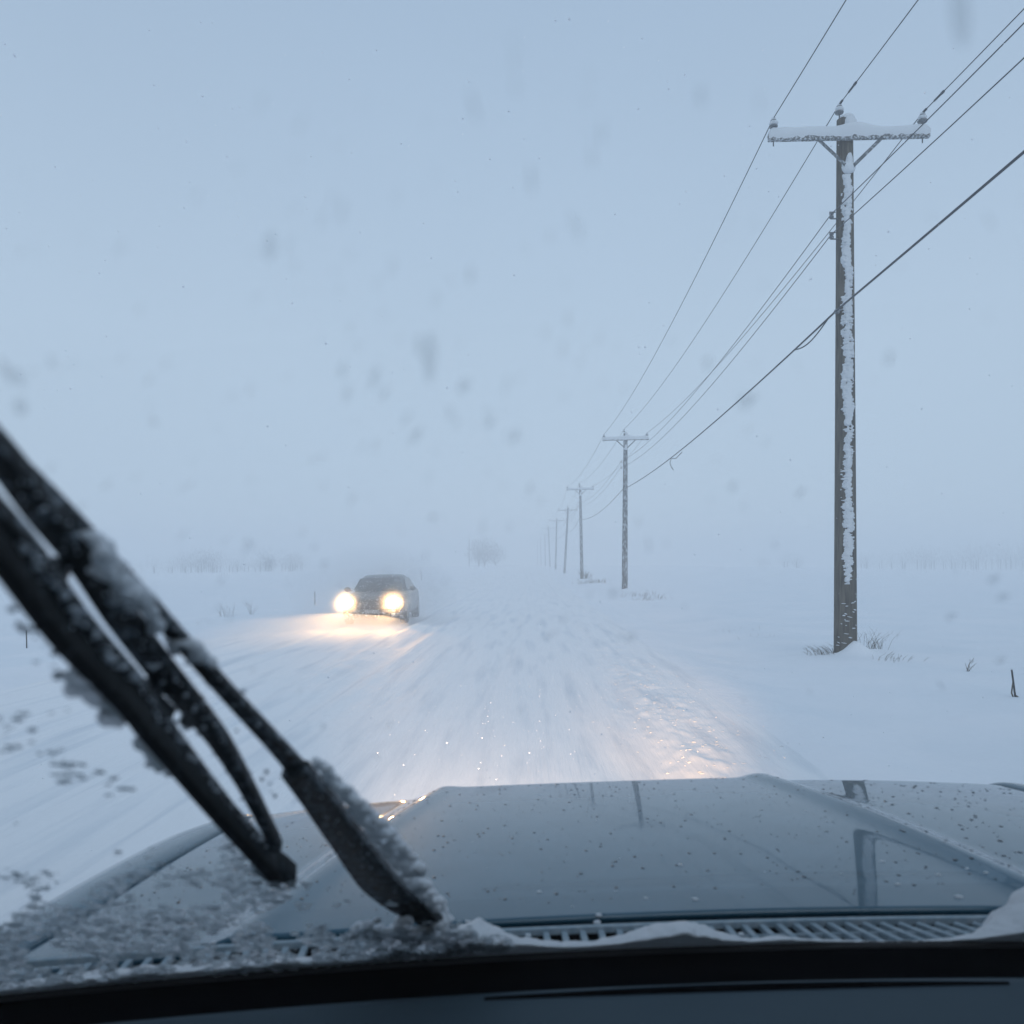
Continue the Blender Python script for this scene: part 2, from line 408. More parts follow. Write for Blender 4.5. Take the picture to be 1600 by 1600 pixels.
for i, (Yp, bx, tx) in enumerate(POLES):
    x0 = (bx - 830) / F * Yp; x1 = (tx - 830) / F * Yp
    g0 = Hs(x0, Yp) if i > 1 else 0.0
    if i == 0: g0 = 0.0
    t = empty('utility_pole', (x0, Yp, g0))
    tag(t, descr[i], 'utility pole', 'utility poles along the right side of the road')
    lean = (x1 - x0) / 10.0
    HT = 10.27
    r0, r1 = (0.215, 0.15) if i == 0 else (0.20, 0.135)
    def P(x, y, z): return (x + lean * z, y, z)
    n = 28 if i == 0 else (14 if i < 3 else 8)
    b = MB(); zs = np.linspace(-0.5, HT, 40 if i == 0 else 8)
    b.tube([P(0, 0, z) for z in zs], [r0 + (r1 - r0) * max(z, 0) / HT for z in zs], n)
    b.build('pole', M_WOOD if i == 0 else M_WOODF, t)
    za = 9.86; tilt = 0.022
    R = Matrix.Rotation(-tilt, 3, 'Y')
    def A(x, y, z): q = R @ Vector((x, y, z - za)); return (q.x + lean * za, q.y, q.z + za)
    yf = -(r1 + .05)
    L = 1.53
    b = MB(); b.box(A(0, yf, za), (2 * L, .10, .125), R); b.build('crossarm', M_ARMW, t, smooth=False, bevel=.008)
    for sgn in (-1, 1):
        b = MB(); b.ribbon([A(sgn * .62, yf - .055, za - .06), A(sgn * .04, yf - .02, za - .60)], .065, .014, up=(0, 1, 0)); b.build('brace', M_BRACE, t, smooth=False)
    # insulators on pins
    ins = []
    for (x, y, z, s) in ((-L + .10, yf, za + .06, 1.0), (L - .13, yf, za + .06, 1.15), (-r1 * .75, -.02, HT - .06, 1.0)):
        hz = .30 if s > 1.05 else .26
        if z > 10.2: hz = .30
        q = A(x, y, z) if z < 10.2 else P(x, y, z)
        b = MB()
        b.lathe(q, [(.012, -.22 if z < 10.2 else -.12), (.012, hz - .13), (.075 * s, hz - .125), (.085 * s, hz - .10), (.05, hz - .07), (.048, hz - .03), (.062, hz - .01), (.045, hz + .03), (.0, hz + .035)], 12 if i < 3 else 6)
        o = b.build('insulator', M_PORC, t)
        if i < 2:
            sb = MB(); sb.blob((q[0], q[1] - .01, q[2] + hz - .05), (.085, .085, .055), 2, .08); sb.blob((q[0], q[1] - .01, q[2] + hz + .02), (.05, .05, .04), 2, .08)
            sb.build('snow_cap', M_SNOWC, o)
        ins.append((x0 + q[0], Yp + q[1], g0 + q[2] + hz + .05))
    # secondary racks on the left of the pole
    for z in (8.42, 8.03):
        b = MB(); q = P(-.16, -.06, z)
        b.box((q[0] - .06, q[1], q[2] - .07), (.16, .025, .02)); b.box((q[0] - .10, q[1], q[2] + .055), (.12, .025, .015))
        b.lathe((q[0] - .12, q[1], q[2] - .06), [(.04, 0), (.045, .03), (.028, .055), (.045, .08), (.04, .11), (.0, .11)], 10)
        b.build('spool_rack', M_STEEL if i else M_PORC, t)
        ins.append((x0 + q[0] - .14, Yp + q[1] - .03, g0 + z))
    q = P(-r0 * .9, -.1, 6.56)
    b = MB(); b.box((q[0], q[1], q[2]), (.08, .1, .07)); b.tube([(q[0] - .04, q[1] - .05, q[2]), (q[0] + .06, q[1] - .12, q[2])], .012, 6); b.build('cable_clamp', M_STEEL, t, smooth=False)
    ins.append((x0 + q[0] - .03, Yp + q[1] - .10, g0 + 6.56))
    pole_pts.append(ins)
    if i < 3:
        # snow lying on the crossarm, hanging over the front edge
        nx, na = (220, 12) if i == 0 else (70, 8)
        U, T = np.meshgrid(np.linspace(-L, L, nx), np.linspace(0, 1, na), indexing='ij')
        hgt = (.125 + .05 * fbm(U * 1.5, U * 0, 40 + i, 3) + .10 * np.exp(-((U - .12) / .28) ** 2)) * np.clip((L - np.abs(U)) * 12, 0, 1) ** .5
        ang = T * math.pi
        yy = yf - np.cos(ang) * .075
        front = (-.085 - .05 * fbm(U * 9, U * 0, 50 + i, 3) + .01)
        zz = za + .062 + np.sin(ang) ** .7 * hgt
        zz = np.where(T < .02, za + .06 + front, zz)
        zz = np.where(T > .98, za + .05, zz)
        yy = np.where(T < .02, yf - .053, yy)
        X3 = U + lean * za; Z3 = zz + tilt * U
        gridmesh('snow_load', X3, yy, Z3, M_SNOWC, t)
        # snow on top and in the crotch of the braces
        b = MB(); q = P(.02, -.02, HT)
        b.blob((q[0] + .01, q[1], q[2] + .0), (r1 * 1.0, r1 * 1.0, .10), 2, .06)
        b.blob((q[0] + .03, q[1] - r1, q[2] - .16), (r1 * .8, .07, .17), 2, .08)
        q = P(0, -r1 - .03, za - .58)
        b.blob(q, (.14, .07, .13), 2, .08); b.blob((q[0] + .02, q[1], q[2] + .13), (.07, .05, .15), 2, .1)
        b.build('snow_clump', M_SNOWC, t)['kind'] = 'stuff'
    if i == 0:
        snow_shell(0.0, r0, r1, 1.35, 9.15, math.radians(-46), math.radians(38), 3, lean, parent=t, cover=-.09)
        b = MB()
        for k in range(26):
            z = random.uniform(.15, 1.5); a = random.uniform(-60, 60); rr = r0 + .004
            a = math.radians(a)
            b.blob((rr * math.sin(a), -rr * math.cos(a), z), (random.uniform(.02, .06), .008, random.uniform(.006, .014)), 1, .2, Matrix.Rotation(a, 3, 'Z') @ Matrix.Rotation(random.uniform(-.1, .3), 3, 'Y'))
        b.build('stuck_snow', M_SNOWC, t)['kind'] = 'stuff'

# wires: each one runs from pole to pole, and on to a pole behind the viewer
WN = ['Thin power line on the left end of the crossarms', 'Thin power line on the right end of the crossarms', 'Thin power line on the pole tops, between the crossarm lines',
      'Upper thin line on the spool racks below the crossarms', 'Lower thin line on the spool racks below the crossarms', 'Thick black communication cable sagging lowest along the poles']
SAG = [1.0, 1.0, 1.0, 1.15, 1.2, 1.0]
RAD = [.0095, .0095, .0095, .0085, .0085, .019]
for k in range(6):
    b = MB()
    chain = [p[k] for p in pole_pts[:7]]
    first = chain[0]; back = (first[0] + .1, -23.0, first[2] + (.0 if k < 5 else .75))
    chain = [back] + chain
    for a, c in zip(chain[:-1], chain[1:]):
        a = Vector(a); c = Vector(c); n = 26
        pts = []
        for j in range(n + 1):
            s = j / n; p = a.lerp(c, s); p.z -= SAG[k] * 4 * s * (1 - s) * ((.62 if c.y > 20 else .2) if k == 5 and c.y < 60 else 1) * .6
            pts.append(p)
        near = c.y < 60
        b.tube(pts, RAD[k] if near else RAD[k] * 1.15, 6 if near else 4)
    o = b.build('power_line' if k < 5 else 'communication_cable', M_WIRE)
    tag(o, WN[k], 'power line' if k < 5 else 'cable', 'lines strung on the utility poles')
    f = Vector(chain[1]); bk = Vector(chain[0]); nx_ = Vector(chain[2])
    if k in (1, 2):                                                     # armour wrap of the wire near the insulator
        d = (bk - f); b = MB(); s0, s1 = (.03, .085)
        def onspan(s): p = f.lerp(bk, s); p.z -= SAG[k] * 4 * s * (1 - s) * .6; return p
        for sa, sb, rr in ((.001, .004, .022), (.012, .0178, .019), (.0185, .021, .024)):
            b = MB(); b.tube([onspan(sa), onspan(sb)], rr, 8); b.build('armour_wrap', M_WIRE, o)
    if k == 5:
        def sp(a, c, s, kk=.62):
            p = Vector(a).lerp(Vector(c), s); p.z -= SAG[k] * 4 * s * (1 - s) * kk * .6; return p
        b = MB(); pts = []
        for j in range(12):
            s = j / 11; p = sp(f, nx_, .012 + .055 * s); p.z -= .16 * math.sin(math.pi * s) ** 1.0; p.x -= .03 * math.sin(math.pi * s); pts.append(p)
        b.tube(pts, .014, 6); b.build('drip_loop', M_WIRE, o)
        b = MB(); p0 = sp(f, nx_, .50); pts = [p0]
        for j in range(1, 9):
            s = j / 8; pts.append(p0 + Vector((.10 * math.sin(s * 2.4) - .05 * s, 0, -.55 * s)))
        pts = [p0 + Vector((.30, -1, .12)), p0 + Vector((.16, -.4, -.06)), p0 + Vector((.02, 0, -.02)), p0 + Vector((-.03, 0, -.2)), p0 + Vector((.02, 0, -.36)), p0 + Vector((.12, 0, -.50))]
        b.tube(pts, .015, 6); b.build('loose_tail', M_WIRE, o)

# ------------------------------------------------------------------ dry weeds, posts, far trees
def tuft(x, y, n, h, spread, lean=0.0, w=.006, branch=True):
    b = MB()
    for _ in range(n):
        bx = x + random.gauss(0, spread); by = y + random.gauss(0, spread * .6); z = Hs(bx, by) - .03
        hh = h * random.uniform(.35, 1.0); a = random.uniform(-.7, .7) + lean; c = random.uniform(-.5, .5)
        p0 = Vector((bx, by, z)); p1 = p0 + Vector((a * hh * .35, c * hh * .3, hh * .55)); p2 = p0 + Vector((a * hh, c * hh * .8, hh))
        b.tube([p0, p1, p2], [w, w * .8, w * .3], 3)
        if branch:
            for _ in range(3):
                s = random.uniform(.3, .95); q = p0.lerp(p2, s)
                b.tube([q, q + Vector((random.uniform(-.3, .3), random.uniform(-.2, .2), random.uniform(.1, .4))) * hh * .5], [w * .6, w * .25], 3)
    return b
def weed(px, py, n, h, spread, label, lean=0.0, w=.006, name='dry_weeds', cat='weeds'):
    Y = CAMZ * F / max(py - 880, 4)
    x = (px - 830) / F * Y
    o = tuft(x, Y, n, h, spread, lean, w).build(name, M_STALK)
    tag(o, label, cat, 'dry weeds poking out of the snow', 'stuff')
weed(1285, 1022, 40, .22, .16, 'Low bent dry weeds against the left side of the nearest utility pole', -.8, .0035)
weed(1362, 1016, 34, .46, .14, 'Tall dry weed stems just right of the foot of the nearest utility pole', .2, .0035)
weed(1390, 1034, 18, .20, .20, 'Short dry weeds on the slope right of the nearest utility pole drift', .5, .0035)
weed(352, 966, 12, .5, .16, 'Small branching dry weed left of the oncoming car, left one of a pair', 0, .0035)
weed(392, 962, 7, .60, .04, 'Thin forked dry weed between the left field weed and the marker post', 0, .004)
weed(318, 978, 6, .25, .30, 'Scattered tiny weed tips at the left edge of the left field weeds', 0, .0035)
weed(994, 931, 30, .4, .5, 'Dry weeds just right of the foot of the second utility pole', .1, .006)
weed(1018, 937, 30, .35, .6, 'Row of weed tips on the bank running right from the second pole', .1, .006)
weed(914, 905, 30, .9, .3, 'Faint weeds beside the foot of the third utility pole', 0, .02)
weed(930, 911, 50, .5, .9, 'Faint weed line on the bank between the second and third poles', 0, .015)
weed(1150, 985, 10, .12, .35, 'Scattered weed tips on the bank between the first and second poles', 0, .003)
weed(1190, 995, 9, .10, .35, 'Weed tips on the bank just left of the nearest utility pole', 0, .003)
weed(1512, 1052, 5, .26, .02, 'Small forked dry stem in the snow right of the nearest utility pole', .15, .006)

def post(px, py, h, r, label, lean=(0, 0), snow=False, name='marker_post', cat='post'):
    Y = CAMZ * F / (py - 880); x = (px - 830) / F * Y; z = Hs(x, Y)
    t = empty(name, (x, Y, z)); tag(t, label, cat)
    b = MB(); b.tube([(0, 0, -.1), (lean[0] * h, lean[1] * h, h)], [r, r * .9], 8)
    b.build('shaft', M_POST, t)
    b = MB(); b.blob((lean[0] * h, lean[1] * h, h), (r * 1.3, r * 1.3, r), 2, .08); b.build('snow_cap', M_SNOWC, t)
    return t
post(492, 946, .58, .022, 'Thin dark marker post in the snow just left of the oncoming car')
post(42, 1013, .37, .013, 'Thin dark stake in the snow at the far left edge, seen past the wiper', (-.03, 0))
post(659, 908, .95, .03, 'Faint marker post on the road edge just right of the oncoming car roof', (-.08, 0))
t = post(1588, 1090, .36, .013, 'Snow crusted leaning stick at the right edge of the view', (-.17, 0), name='leaning_stick', cat='stick')
b = MB(); b.tube([(-.01, 0, .02), (.05, 0, -.02)], .010, 6); b.tube([(-.045, 0, .2), (-.05, .02, .05), (-.02, .02, -.03)], [.006, .010, .010], 6); b.build('side_shoot', M_STALK, t)

def branch_tree(b, p, d, L, r, depth, spread=.55):
    q = p + d * L
    b.tube([p, (p + q) / 2 + Vector((random.uniform(-.06, .06), random.uniform(-.06, .06), 0)) * L, q], [r, r * .8, r * .6], 4 if depth > 2 else 3, cap=False)
    if depth == 0: return
    for _ in range(random.choice((2, 3, 3))):
        nd = (d + Vector((random.gauss(0, spread), random.gauss(0, spread), random.gauss(.05, spread * .6)))).normalized()
        branch_tree(b, p.lerp(q, random.uniform(.55, 1)), nd, L * random.uniform(.6, .82), r * .6, depth - 1, spread)
def twigs(b, c, r, n, h):
    for _ in range(n):
        d = Vector((random.gauss(0, 1), random.gauss(0, 1), random.gauss(0, 1))).normalized() * random.random() ** .5
        p = Vector((c[0] + d.x * r[0], c[1] + d.y * r[1], c[2] + d.z * r[2]))
        if p.z < .1: p.z = random.uniform(.1, h * .3)
        q = p + Vector((d.x + random.gauss(0, .4), d.y + random.gauss(0, .4), abs(d.z) + random.uniform(.1, .8))).normalized() * h * random.uniform(.05, .13)
        b.tube([p, q], [.022, .012], 3, cap=False)
def far_tree(px, Y, h, label, group=None, dep=6, base=None):
    x = (px - 830) / F * Y; z = Hs(x, Y) if base is None else base
    t = empty('bare_tree', (x, Y, z - .3)); tag(t, label, 'tree', group)
    b = MB(); b.tube([(0, 0, 0), (.05, 0, h * .22)], [h * .035, h * .03], 6); b.build('trunk', M_BARK, t)
    b = MB()
    for _ in range(5):
        branch_tree(b, Vector((0, 0, h * .1)), Vector((random.gauss(0, .7), random.gauss(0, .7), 1)).normalized(), h * .24, h * .014, 3)
    twigs(b, (0, 0, h * .55), (h * .55, h * .5, h * .5), 1050, h)
    b.build('crown', M_BARK, t, smooth=False)
far_tree(757, 235, 8.0, 'Round bare tree fading in the blizzard beside the road crest', 'bare trees by the road crest', 6)
far_tree(748, 230, 7.0, 'Broad bare tree overlapping the left side of the round tree at the road crest', 'bare trees by the road crest', 6)
far_tree(774, 250, 6.5, 'Smaller bare tree at the right of the clump by the road crest', 'bare trees by the road crest', 6)
p = empty('tall_post', ((733 - 830) / F * 225, 225, Hs(-16.8, 225))); tag(p, 'Thin tall pole standing just left of the bare trees at the road crest', 'pole')
b = MB(); b.tube([(0, 0, -.3), (0, 0, 7.6)], [.13, .09], 8); b.build('shaft', M_WOODF, p)
b = MB(); b.blob((0, 0, 7.6), (.16, .16, .12), 1, .1); b.build('snow_cap', M_SNOWC, p)

def treeline(name, spans, Y, label):
    b = MB()
    for (p0, p1, n, h) in spans:
        for _ in range(n):
            px = random.uniform(p0, p1); y = Y + random.uniform(-15, 20); x = (px - 830) / F * y
            hh = h * random.uniform(.6, 1.1); z = Hs(x, y) - .3
            b.tube([(x, y, z), (x, y, z + hh * .4)], .12, 3, cap=False)
            bb = MB(); twigs(bb, (0, 0, hh * .5), (hh * .5, hh * .4, hh * .5), 110, hh); b.add([(x + v[0], y + v[1], z + v[2]) for v in bb.v], bb.f)
    o = b.build(name, M_BARK, smooth=False); tag(o, label, 'trees', None, 'stuff')
treeline('treeline', [(275, 345, 26, 7), (345, 400, 8, 5), (400, 425, 10, 7), (440, 475, 12, 6), (160, 270, 12, 5)], 225, 'Faint row of far bare trees across the left field')
treeline('treeline', [(1345, 1480, 22, 7), (1480, 1640, 32, 9), (1180, 1260, 6, 5)], 235, 'Faint grey tree band beyond the right field')

# ------------------------------------------------------------------ oncoming car (front faces the viewer, front bumper at local y = 0)
CX, CYF = -4.50, 23.6
oc = empty('car', (CX, CYF, Hs(CX, CYF) - .02), rot=(0, math.radians(-1.2), math.radians(1.5)))
tag(oc, 'Dark oncoming saloon car with glowing headlights half hidden in blowing snow on the opposite lane', 'car')
def ring(y, hw, zb, zt, crown=.04):
    pr = [(0, zt + crown), (hw * .45, zt + crown * .85), (hw * .82, zt + crown * .2), (hw * .97, zt - .06), (hw, zt - .17), (hw * 1.0, .52), (hw * .985, zb + .12), (hw * .93, zb + .02), (hw * .6, zb), (0, zb)]
    return [(x, y, z) for x, z in pr] + [(-x, y, z) for x, z in pr[-2:0:-1]]
st = [(0.0, .80, .30, .62, .02), (.05, .86, .25, .68, .03), (.18, .895, .22, .74, .03), (.55, .905, .21, .82, .04), (1.10, .90, .20, .91, .05), (1.7, .905, .20, .94, .02),
      (2.6, .91, .20, .95, .01), (3.5, .905, .20, .97, .02), (4.15, .89, .24, .98, .03), (4.45, .84, .30, .95, .02), (4.53, .70, .40, .88, .01)]
b = MB(); vs = []; fs = []; n = len(ring(0, 1, .2, .9))
for s in st: vs += ring(*s)
for i in range(len(st) - 1):
    for k in range(n): fs.append((i * n + k, i * n + (k + 1) % n, (i + 1) * n + (k + 1) % n, (i + 1) * n + k))
fs += [tuple(range(n)), tuple(range((len(st) - 1) * n, len(st) * n))[::-1]]
b.add(vs, fs); b.build('body', M_CAR, oc, sub=1)
def gh(z, yf, yr, hw):
    return [(-hw * .0, yf, z), (hw * .7, yf + .03, z), (hw, yf + .18, z), (hw, (yf + yr) / 2, z), (hw, yr - .2, z), (hw * .7, yr - .03, z), (0, yr, z), (-hw * .7, yr - .03, z), (-hw, yr - .2, z), (-hw, (yf + yr) / 2, z), (-hw, yf + .18, z), (-hw * .7, yf + .03, z)]
lv = [gh(.88, 1.02, 4.05, .80), gh(1.12, 1.42, 3.72, .73), gh(1.34, 1.82, 3.36, .645), gh(1.40, 1.98, 3.2, .58), gh(1.425, 2.25, 3.0, .40)]
b = MB(); vs = sum(lv, []); fs = []
for i in range(len(lv) - 1):
    for k in range(12): fs.append((i * 12 + k, i * 12 + (k + 1) % 12, (i + 1) * 12 + (k + 1) % 12, (i + 1) * 12 + k))
fs += [tuple(range(48, 60))]
b.add(vs, fs); b.build('roof', M_CAR, oc, sub=1)
b = MB(); vs = []; NX = 9
for j, (z, yf, hw) in enumerate(((.93, 1.06, .70), (1.12, 1.39, .655), (1.325, 1.76, .565))):
    for k in range(NX):
        u = -1 + 2 * k / (NX - 1); vs.append((u * hw, yf + .10 * abs(u) ** 3 - .0, z))
b.add(vs, [(j * NX + k, j * NX + k + 1, (j + 1) * NX + k + 1, (j + 1) * NX + k) for j in range(2) for k in range(NX - 1)])
ws = b.build('windscreen', M_CGLASS, oc)
for s in (-1, 1):
    b = MB(); b.tube([(s * .25 - .1, 1.02, .955), (s * .25 + .32, 1.05, .975)], .012, 6); b.build('wiper', M_BLK, ws)
    for (y0, y1, y2, y3) in ((1.52, 2.42, 2.42, 1.98), (2.50, 3.62, 3.25, 2.50)):
        b = MB(); b.add([(s * .800, y0, .97), (s * .805, y1, .97), (s * .672, y2, 1.31), (s * .672, y3, 1.31)], [(0, 1, 2, 3)]); b.build('side_window', M_CGLASS, oc, smooth=False)
    m = MB(); m.blob((s * .98, 1.52, 1.0), (.10, .06, .075), 2, .0); m.box((s * .90, 1.52, .96), (.12, .04, .03)); m.build('mirror', M_CAR, oc)
    for y in (.85, 3.70):
        w = MB(); w.lathe((s * .80, y, .32), [(.20, -.10), (.31, -.10), (.33, -.06), (.33, .06), (.31, .10), (.20, .10)], 24, axis='x'); wh = w.build('wheel', M_TYRE, oc)
        r = MB(); r.lathe((s * .80, y, .32), [(.05, -.105), (.21, -.105), (.21, .105), (.05, .105)], 24, axis='x')
        for q in range(5):
            a = q * 2 * math.pi / 5; r.box((s * .905, y + .1 * math.cos(a), .32 + .1 * math.sin(a)), (.02, .2, .05), Matrix.Rotation(a, 3, 'X'))
        r.build('rim', M_RIM, wh)
    # headlamp: housing, reflector bowl, lit lens
    h = MB(); h.lathe((s * .665, .035, .655), [(.05, .14), (.14, .02), (.150, -.02), (.135, -.03)], 20, axis='y'); hl = h.build('headlight', M_CHROME, oc)
    e_ = MB(); e_.lathe((s * .665, .01, .655), [(.098, .0), (.102, -.012), (.08, -.022), (.0, -.028)], 20, axis='y'); e_.build('lens', M_LAMP, hl)
    h = MB(); h.lathe((s * .60, -.005, .36), [(.06, .04), (.062, -.01), (.04, -.02), (0, -.022)], 14, axis='y'); h.build('fog_lamp', M_LAMPW, oc)
    for yy in (2.15, 3.1):
        d = MB(); d.box((s * .907, yy, .80), (.02, .16, .03)); d.build('door_handle', M_CAR, oc)
b = MB(); b.box((0, -.005, .575), (.86, .05, .17)); gr = b.build('grille', M_BLK, oc, smooth=False, bevel=.02)
b = MB()
for k in range(5): b.box((0, -.035, .515 + k * .032), (.80, .02, .008))
b.build('grille_bar', M_CHROME, gr, smooth=False)
b = MB(); b.box((0, .0, .405), (1.36, .12, .13)); bp = b.build('bumper', M_CAR, oc, bevel=.04)
b = MB(); b.box((0, -.02, .275), (1.05, .08, .11)); b.build('air_intake', M_BLK, oc, smooth=False, bevel=.02)
b = MB(); b.box((0, -.068, .40), (.40, .012, .10)); b.build('number_plate', M_RIM, oc, smooth=False, bevel=.004)
b = MB()
for _ in range(160):
    x = random.uniform(-.85, .85); b.blob((x, random.uniform(-.05, .1), random.uniform(.18, .42)), (random.uniform(.02, .06), .03, random.uniform(.01, .03)), 1, .2)
b.build('caked_snow', M_SNOWC, oc)['kind'] = 'stuff'
def spot(name, loc, target, power, size, ang, col, blend=1.0, parent=None):
    l = bpy.data.lights.new(name, 'SPOT'); l.energy = power; l.shadow_soft_size = size; l.spot_size = math.radians(ang); l.spot_blend = blend; l.color = col
    o = bpy.data.objects.new(name, l); COL.objects.link(o); o.location = loc
    d = Vector(target) - Vector(loc); o.rotation_euler = d.to_track_quat('-Z', 'Y').to_euler()
    return o
WARM = (1.0, 0.50, 0.17)
for s in (-1, 1):
    x = CX + s * .665
    spot('headlight_beam', (x, CYF - .12, .69), (x + .3, CYF - 8, .40), 480, .07, 66, WARM, 1.0)
    spot('low_beam', (x, CYF - .13, .66), (x - 1.0, CYF - 10, -.20), 480, .07, 40, (1.0, .60, .28), 1.0)

# ------------------------------------------------------------------ our own car: bonnet, cowl, windscreen, wiper, dashboard
me_ = empty('car', (0, 0, 0)); tag(me_, 'Silver blue car seen from inside: bonnet, wiper, windscreen and dark dashboard across the bottom', 'car')
def xl(y): return -.372 + .165 * (y - 1.16)
def xr(y): return .70 - .14 * (y - 1.16)
def hood_drop(x, y):
    s = y - 1.16
    d = .468 + .036 * s + .052 * s * s
    d = d + 1.7 * np.clip(y - 2.05, 0, 9) ** 2
    d = d - .034 * (x - .2)
    wl = np.clip(xl(y) - x, 0, 9); wr = np.clip(x - xr(y), 0, 9)
    k = sst(1.0, 1.35, y)
    d = d + .028 * sst(-.02, .085, wl) * (.5 + .5 * k) + .09 * wl ** 2 + .010 * sst(-.02, .07, wr) + .05 * wr ** 2
    d = d - .010 * np.exp(-((x - xr(y)) / .035) ** 2) - .004 * np.exp(-((x - xl(y) - .01) / .03) ** 2)
    d = d - .006 * (1 - ((x - .18) / .6) ** 2)
    return d
def yrear(x): return 1.105 - .07 * (x - .2) ** 2
xsH = np.linspace(-.69, 1.16, 260); tH = np.linspace(0, 1, 240)
XH, TH = np.meshgrid(xsH, tH)
yf_ = 2.42 - .22 * ((XH - .25) / .95) ** 4
YH = yrear(XH) + (yf_ - yrear(XH)) * TH
ZH = CAMZ - hood_drop(XH, YH)
hood = gridmesh('hood', XH, YH, ZH, M_PAINT, me_)
so = hood.modifiers.new('solid', 'SOLIDIFY'); so.thickness = .012; so.offset = -1
# fenders
def fender(sgn):
    ysF = np.linspace(.45, 2.36, 130)
    if sgn < 0: xe = -.703
    else: xe = 1.167
    prof = [(0, .03), (.002, .0), (.006, -.003), (.03, -.007), (.065, -.006), (.095, .002), (.118, .022), (.130, .07), (.134, .2), (.136, .6)]
    X = np.zeros((len(ysF), len(prof))); Y = X.copy(); Z = X.copy()
    for i, y in enumerate(ysF):
        inn = .16 * sst(1.75, 2.36, y) ** 1.5
        for j, (o, d) in enumerate(prof):
            yy = max(y, .9)
            x = xe + sgn * (o - inn * (o / .136))
            X[i, j] = x; Y[i, j] = y
            Z[i, j] = CAMZ - float(hood_drop(np.array(xe), np.array(yy))) - d + (.02 * (.9 - y) if y < .9 else 0)
    o = gridmesh('fender', X, Y, Z, M_PAINT, me_); return o
fender(-1); fender(1)
# nose panel, bumper-ward closing of the engine bay, so the car is solid from elsewhere
b = MB(); b.box((.23, 2.16, .72), (1.66, .22, .55)); b.build('front_bumper', M_PAINT, me_, bevel=.06)
b = MB(); b.box((.23, 1.5, .9), (1.70, 1.1, .12)); b.build('engine_bay', M_DARK, me_, smooth=False)

TG = .70
def yb(x): return 1.0 - .10 * (x - .25) ** 2
def zb(x): return CAMZ - (.4665 - .028 * (x - .05))
GN = Vector((0, TG, 1)).normalized()
def G(px, py, off=0.0):
    """point of the windscreen surface met by the picture ray, lifted off along its normal"""
    Y = .6
    for _ in range(60):
        x = (px - 830) / F * Y; z = CAMZ - (py - 880) / F * Y
        Y = Y * .5 + .5 * max(.05, (yb(x) + (zb(x) + off * math.sqrt(1 + TG * TG) - CAMZ) / TG) / (1 - (py - 880) / F / TG))
    return Vector(((px - 830) / F * Y, Y, CAMZ - (py - 880) / F * Y))
xg = np.linspace(-.86, 1.28, 60); tg = np.linspace(-.02, 1.22, 40)
XG, TGm = np.meshgrid(xg, tg)
YG = yb(XG) - TGm * (1 - .04 * 0); ZG = zb(XG) + TGm * TG
glass = gridmesh('windscreen', XG, YG, ZG, M_GLASS, me_)
# roof, pillars, dashboard
b = MB()
X_, Y_ = np.meshgrid(np.linspace(-.80, 1.24, 16), np.linspace(-.20, -1.9, 14))
Z_ = CAMZ + .40 + .03 - .05 * ((X_ - .22) / 1.0) ** 2 + .02 * np.sin((Y_ + .2) / -1.7 * math.pi)
rf = gridmesh('roof', X_, Y_, Z_, M_PAINT, me_); s_ = rf.modifiers.new('solid', 'SOLIDIFY'); s_.thickness = .05; s_.offset = -1
for sx in (-.84, 1.27):
    p0 = Vector((sx, float(yb(sx)) - .0, float(zb(sx)))); p1 = Vector((sx + (.04 if sx < 0 else -.04), -.22, CAMZ + .39))
    b = MB(); b.ribbon([p0, (p0 + p1) / 2 + Vector((0, 0, .0)), p1], .09, .07, up=GN); b.build('windscreen_pillar', M_TRIM, me_, smooth=False)
    b = MB(); sg = -1 if sx < 0 else 1
    b.box((sx + sg * .02, -.2, .80), (.07, 1.9, .62)); b.box((sx + sg * .02, -1.1, 1.6), (.07, .10, 1.1)); b.build('door', M_PAINT, me_, smooth=False, bevel=.01)
    b = MB(); b.box((sx + sg * .01, -1.9, 1.5), (.1, .1, 1.3)); b.build('rear_pillar', M_PAINT, me_, smooth=False, bevel=.01)
b = MB(); b.box((.22, -1.95, 1.35), (2.0, .06, 1.6)); b.build('rear_panel', M_TRIM, me_, smooth=False)
# dashboard: black lip under the glass, then the soft top running back toward the driver
def dz(x, t):      # t = distance back from the glass
    return zb(x) - .004 - .0 * t
XD, TD = np.meshgrid(np.linspace(-.84, 1.26, 90), np.concatenate([np.linspace(0, .085, 12), np.linspace(.09, .34, 24), np.linspace(.35, .40, 8)]))
YD = yb(XD) - TD - .004
k0 = (zb(XD) - CAMZ) / yb(XD)
dpt = .4705 - .028 * (XD - .05) + .06 * np.clip(TD - .078, 0, 1) - .0 * TD
dpt = dpt - .010 * sst(.078, .09, TD) + 8 * np.clip(TD - .34, 0, 1) ** 2 + .12 * sst(.345, .40, TD)
ZD = CAMZ - dpt
fm = np.zeros((XD.shape[0] - 1, XD.shape[1] - 1), bool); fm[:11] = True
gridmesh('defroster_ledge', XD, YD, ZD, M_TRIM, me_, mask=fm)
gridmesh('dashboard', XD, YD, ZD, M_DASH, me_, mask=~fm)
# long dark slot across the dash top
b = MB(); pts = []
for k in range(30):
    x = -.05 + .56 * k / 29; t = .105
    pts.append((x, float(yb(x)) - t, CAMZ - (.4605 - .028 * (x - .05) + .06 * .027) + .0005))
b.ribbon(pts, [.004 + .010 * math.sin(math.pi * k / 29) for k in range(30)], .003); b.build('defroster_slot', M_TRIM, me_)
b = MB(); b.box((.22, .45, 1.02), (2.0, .30, .45)); b.build('dashboard_front', M_DASH, me_, smooth=False, bevel=.03)

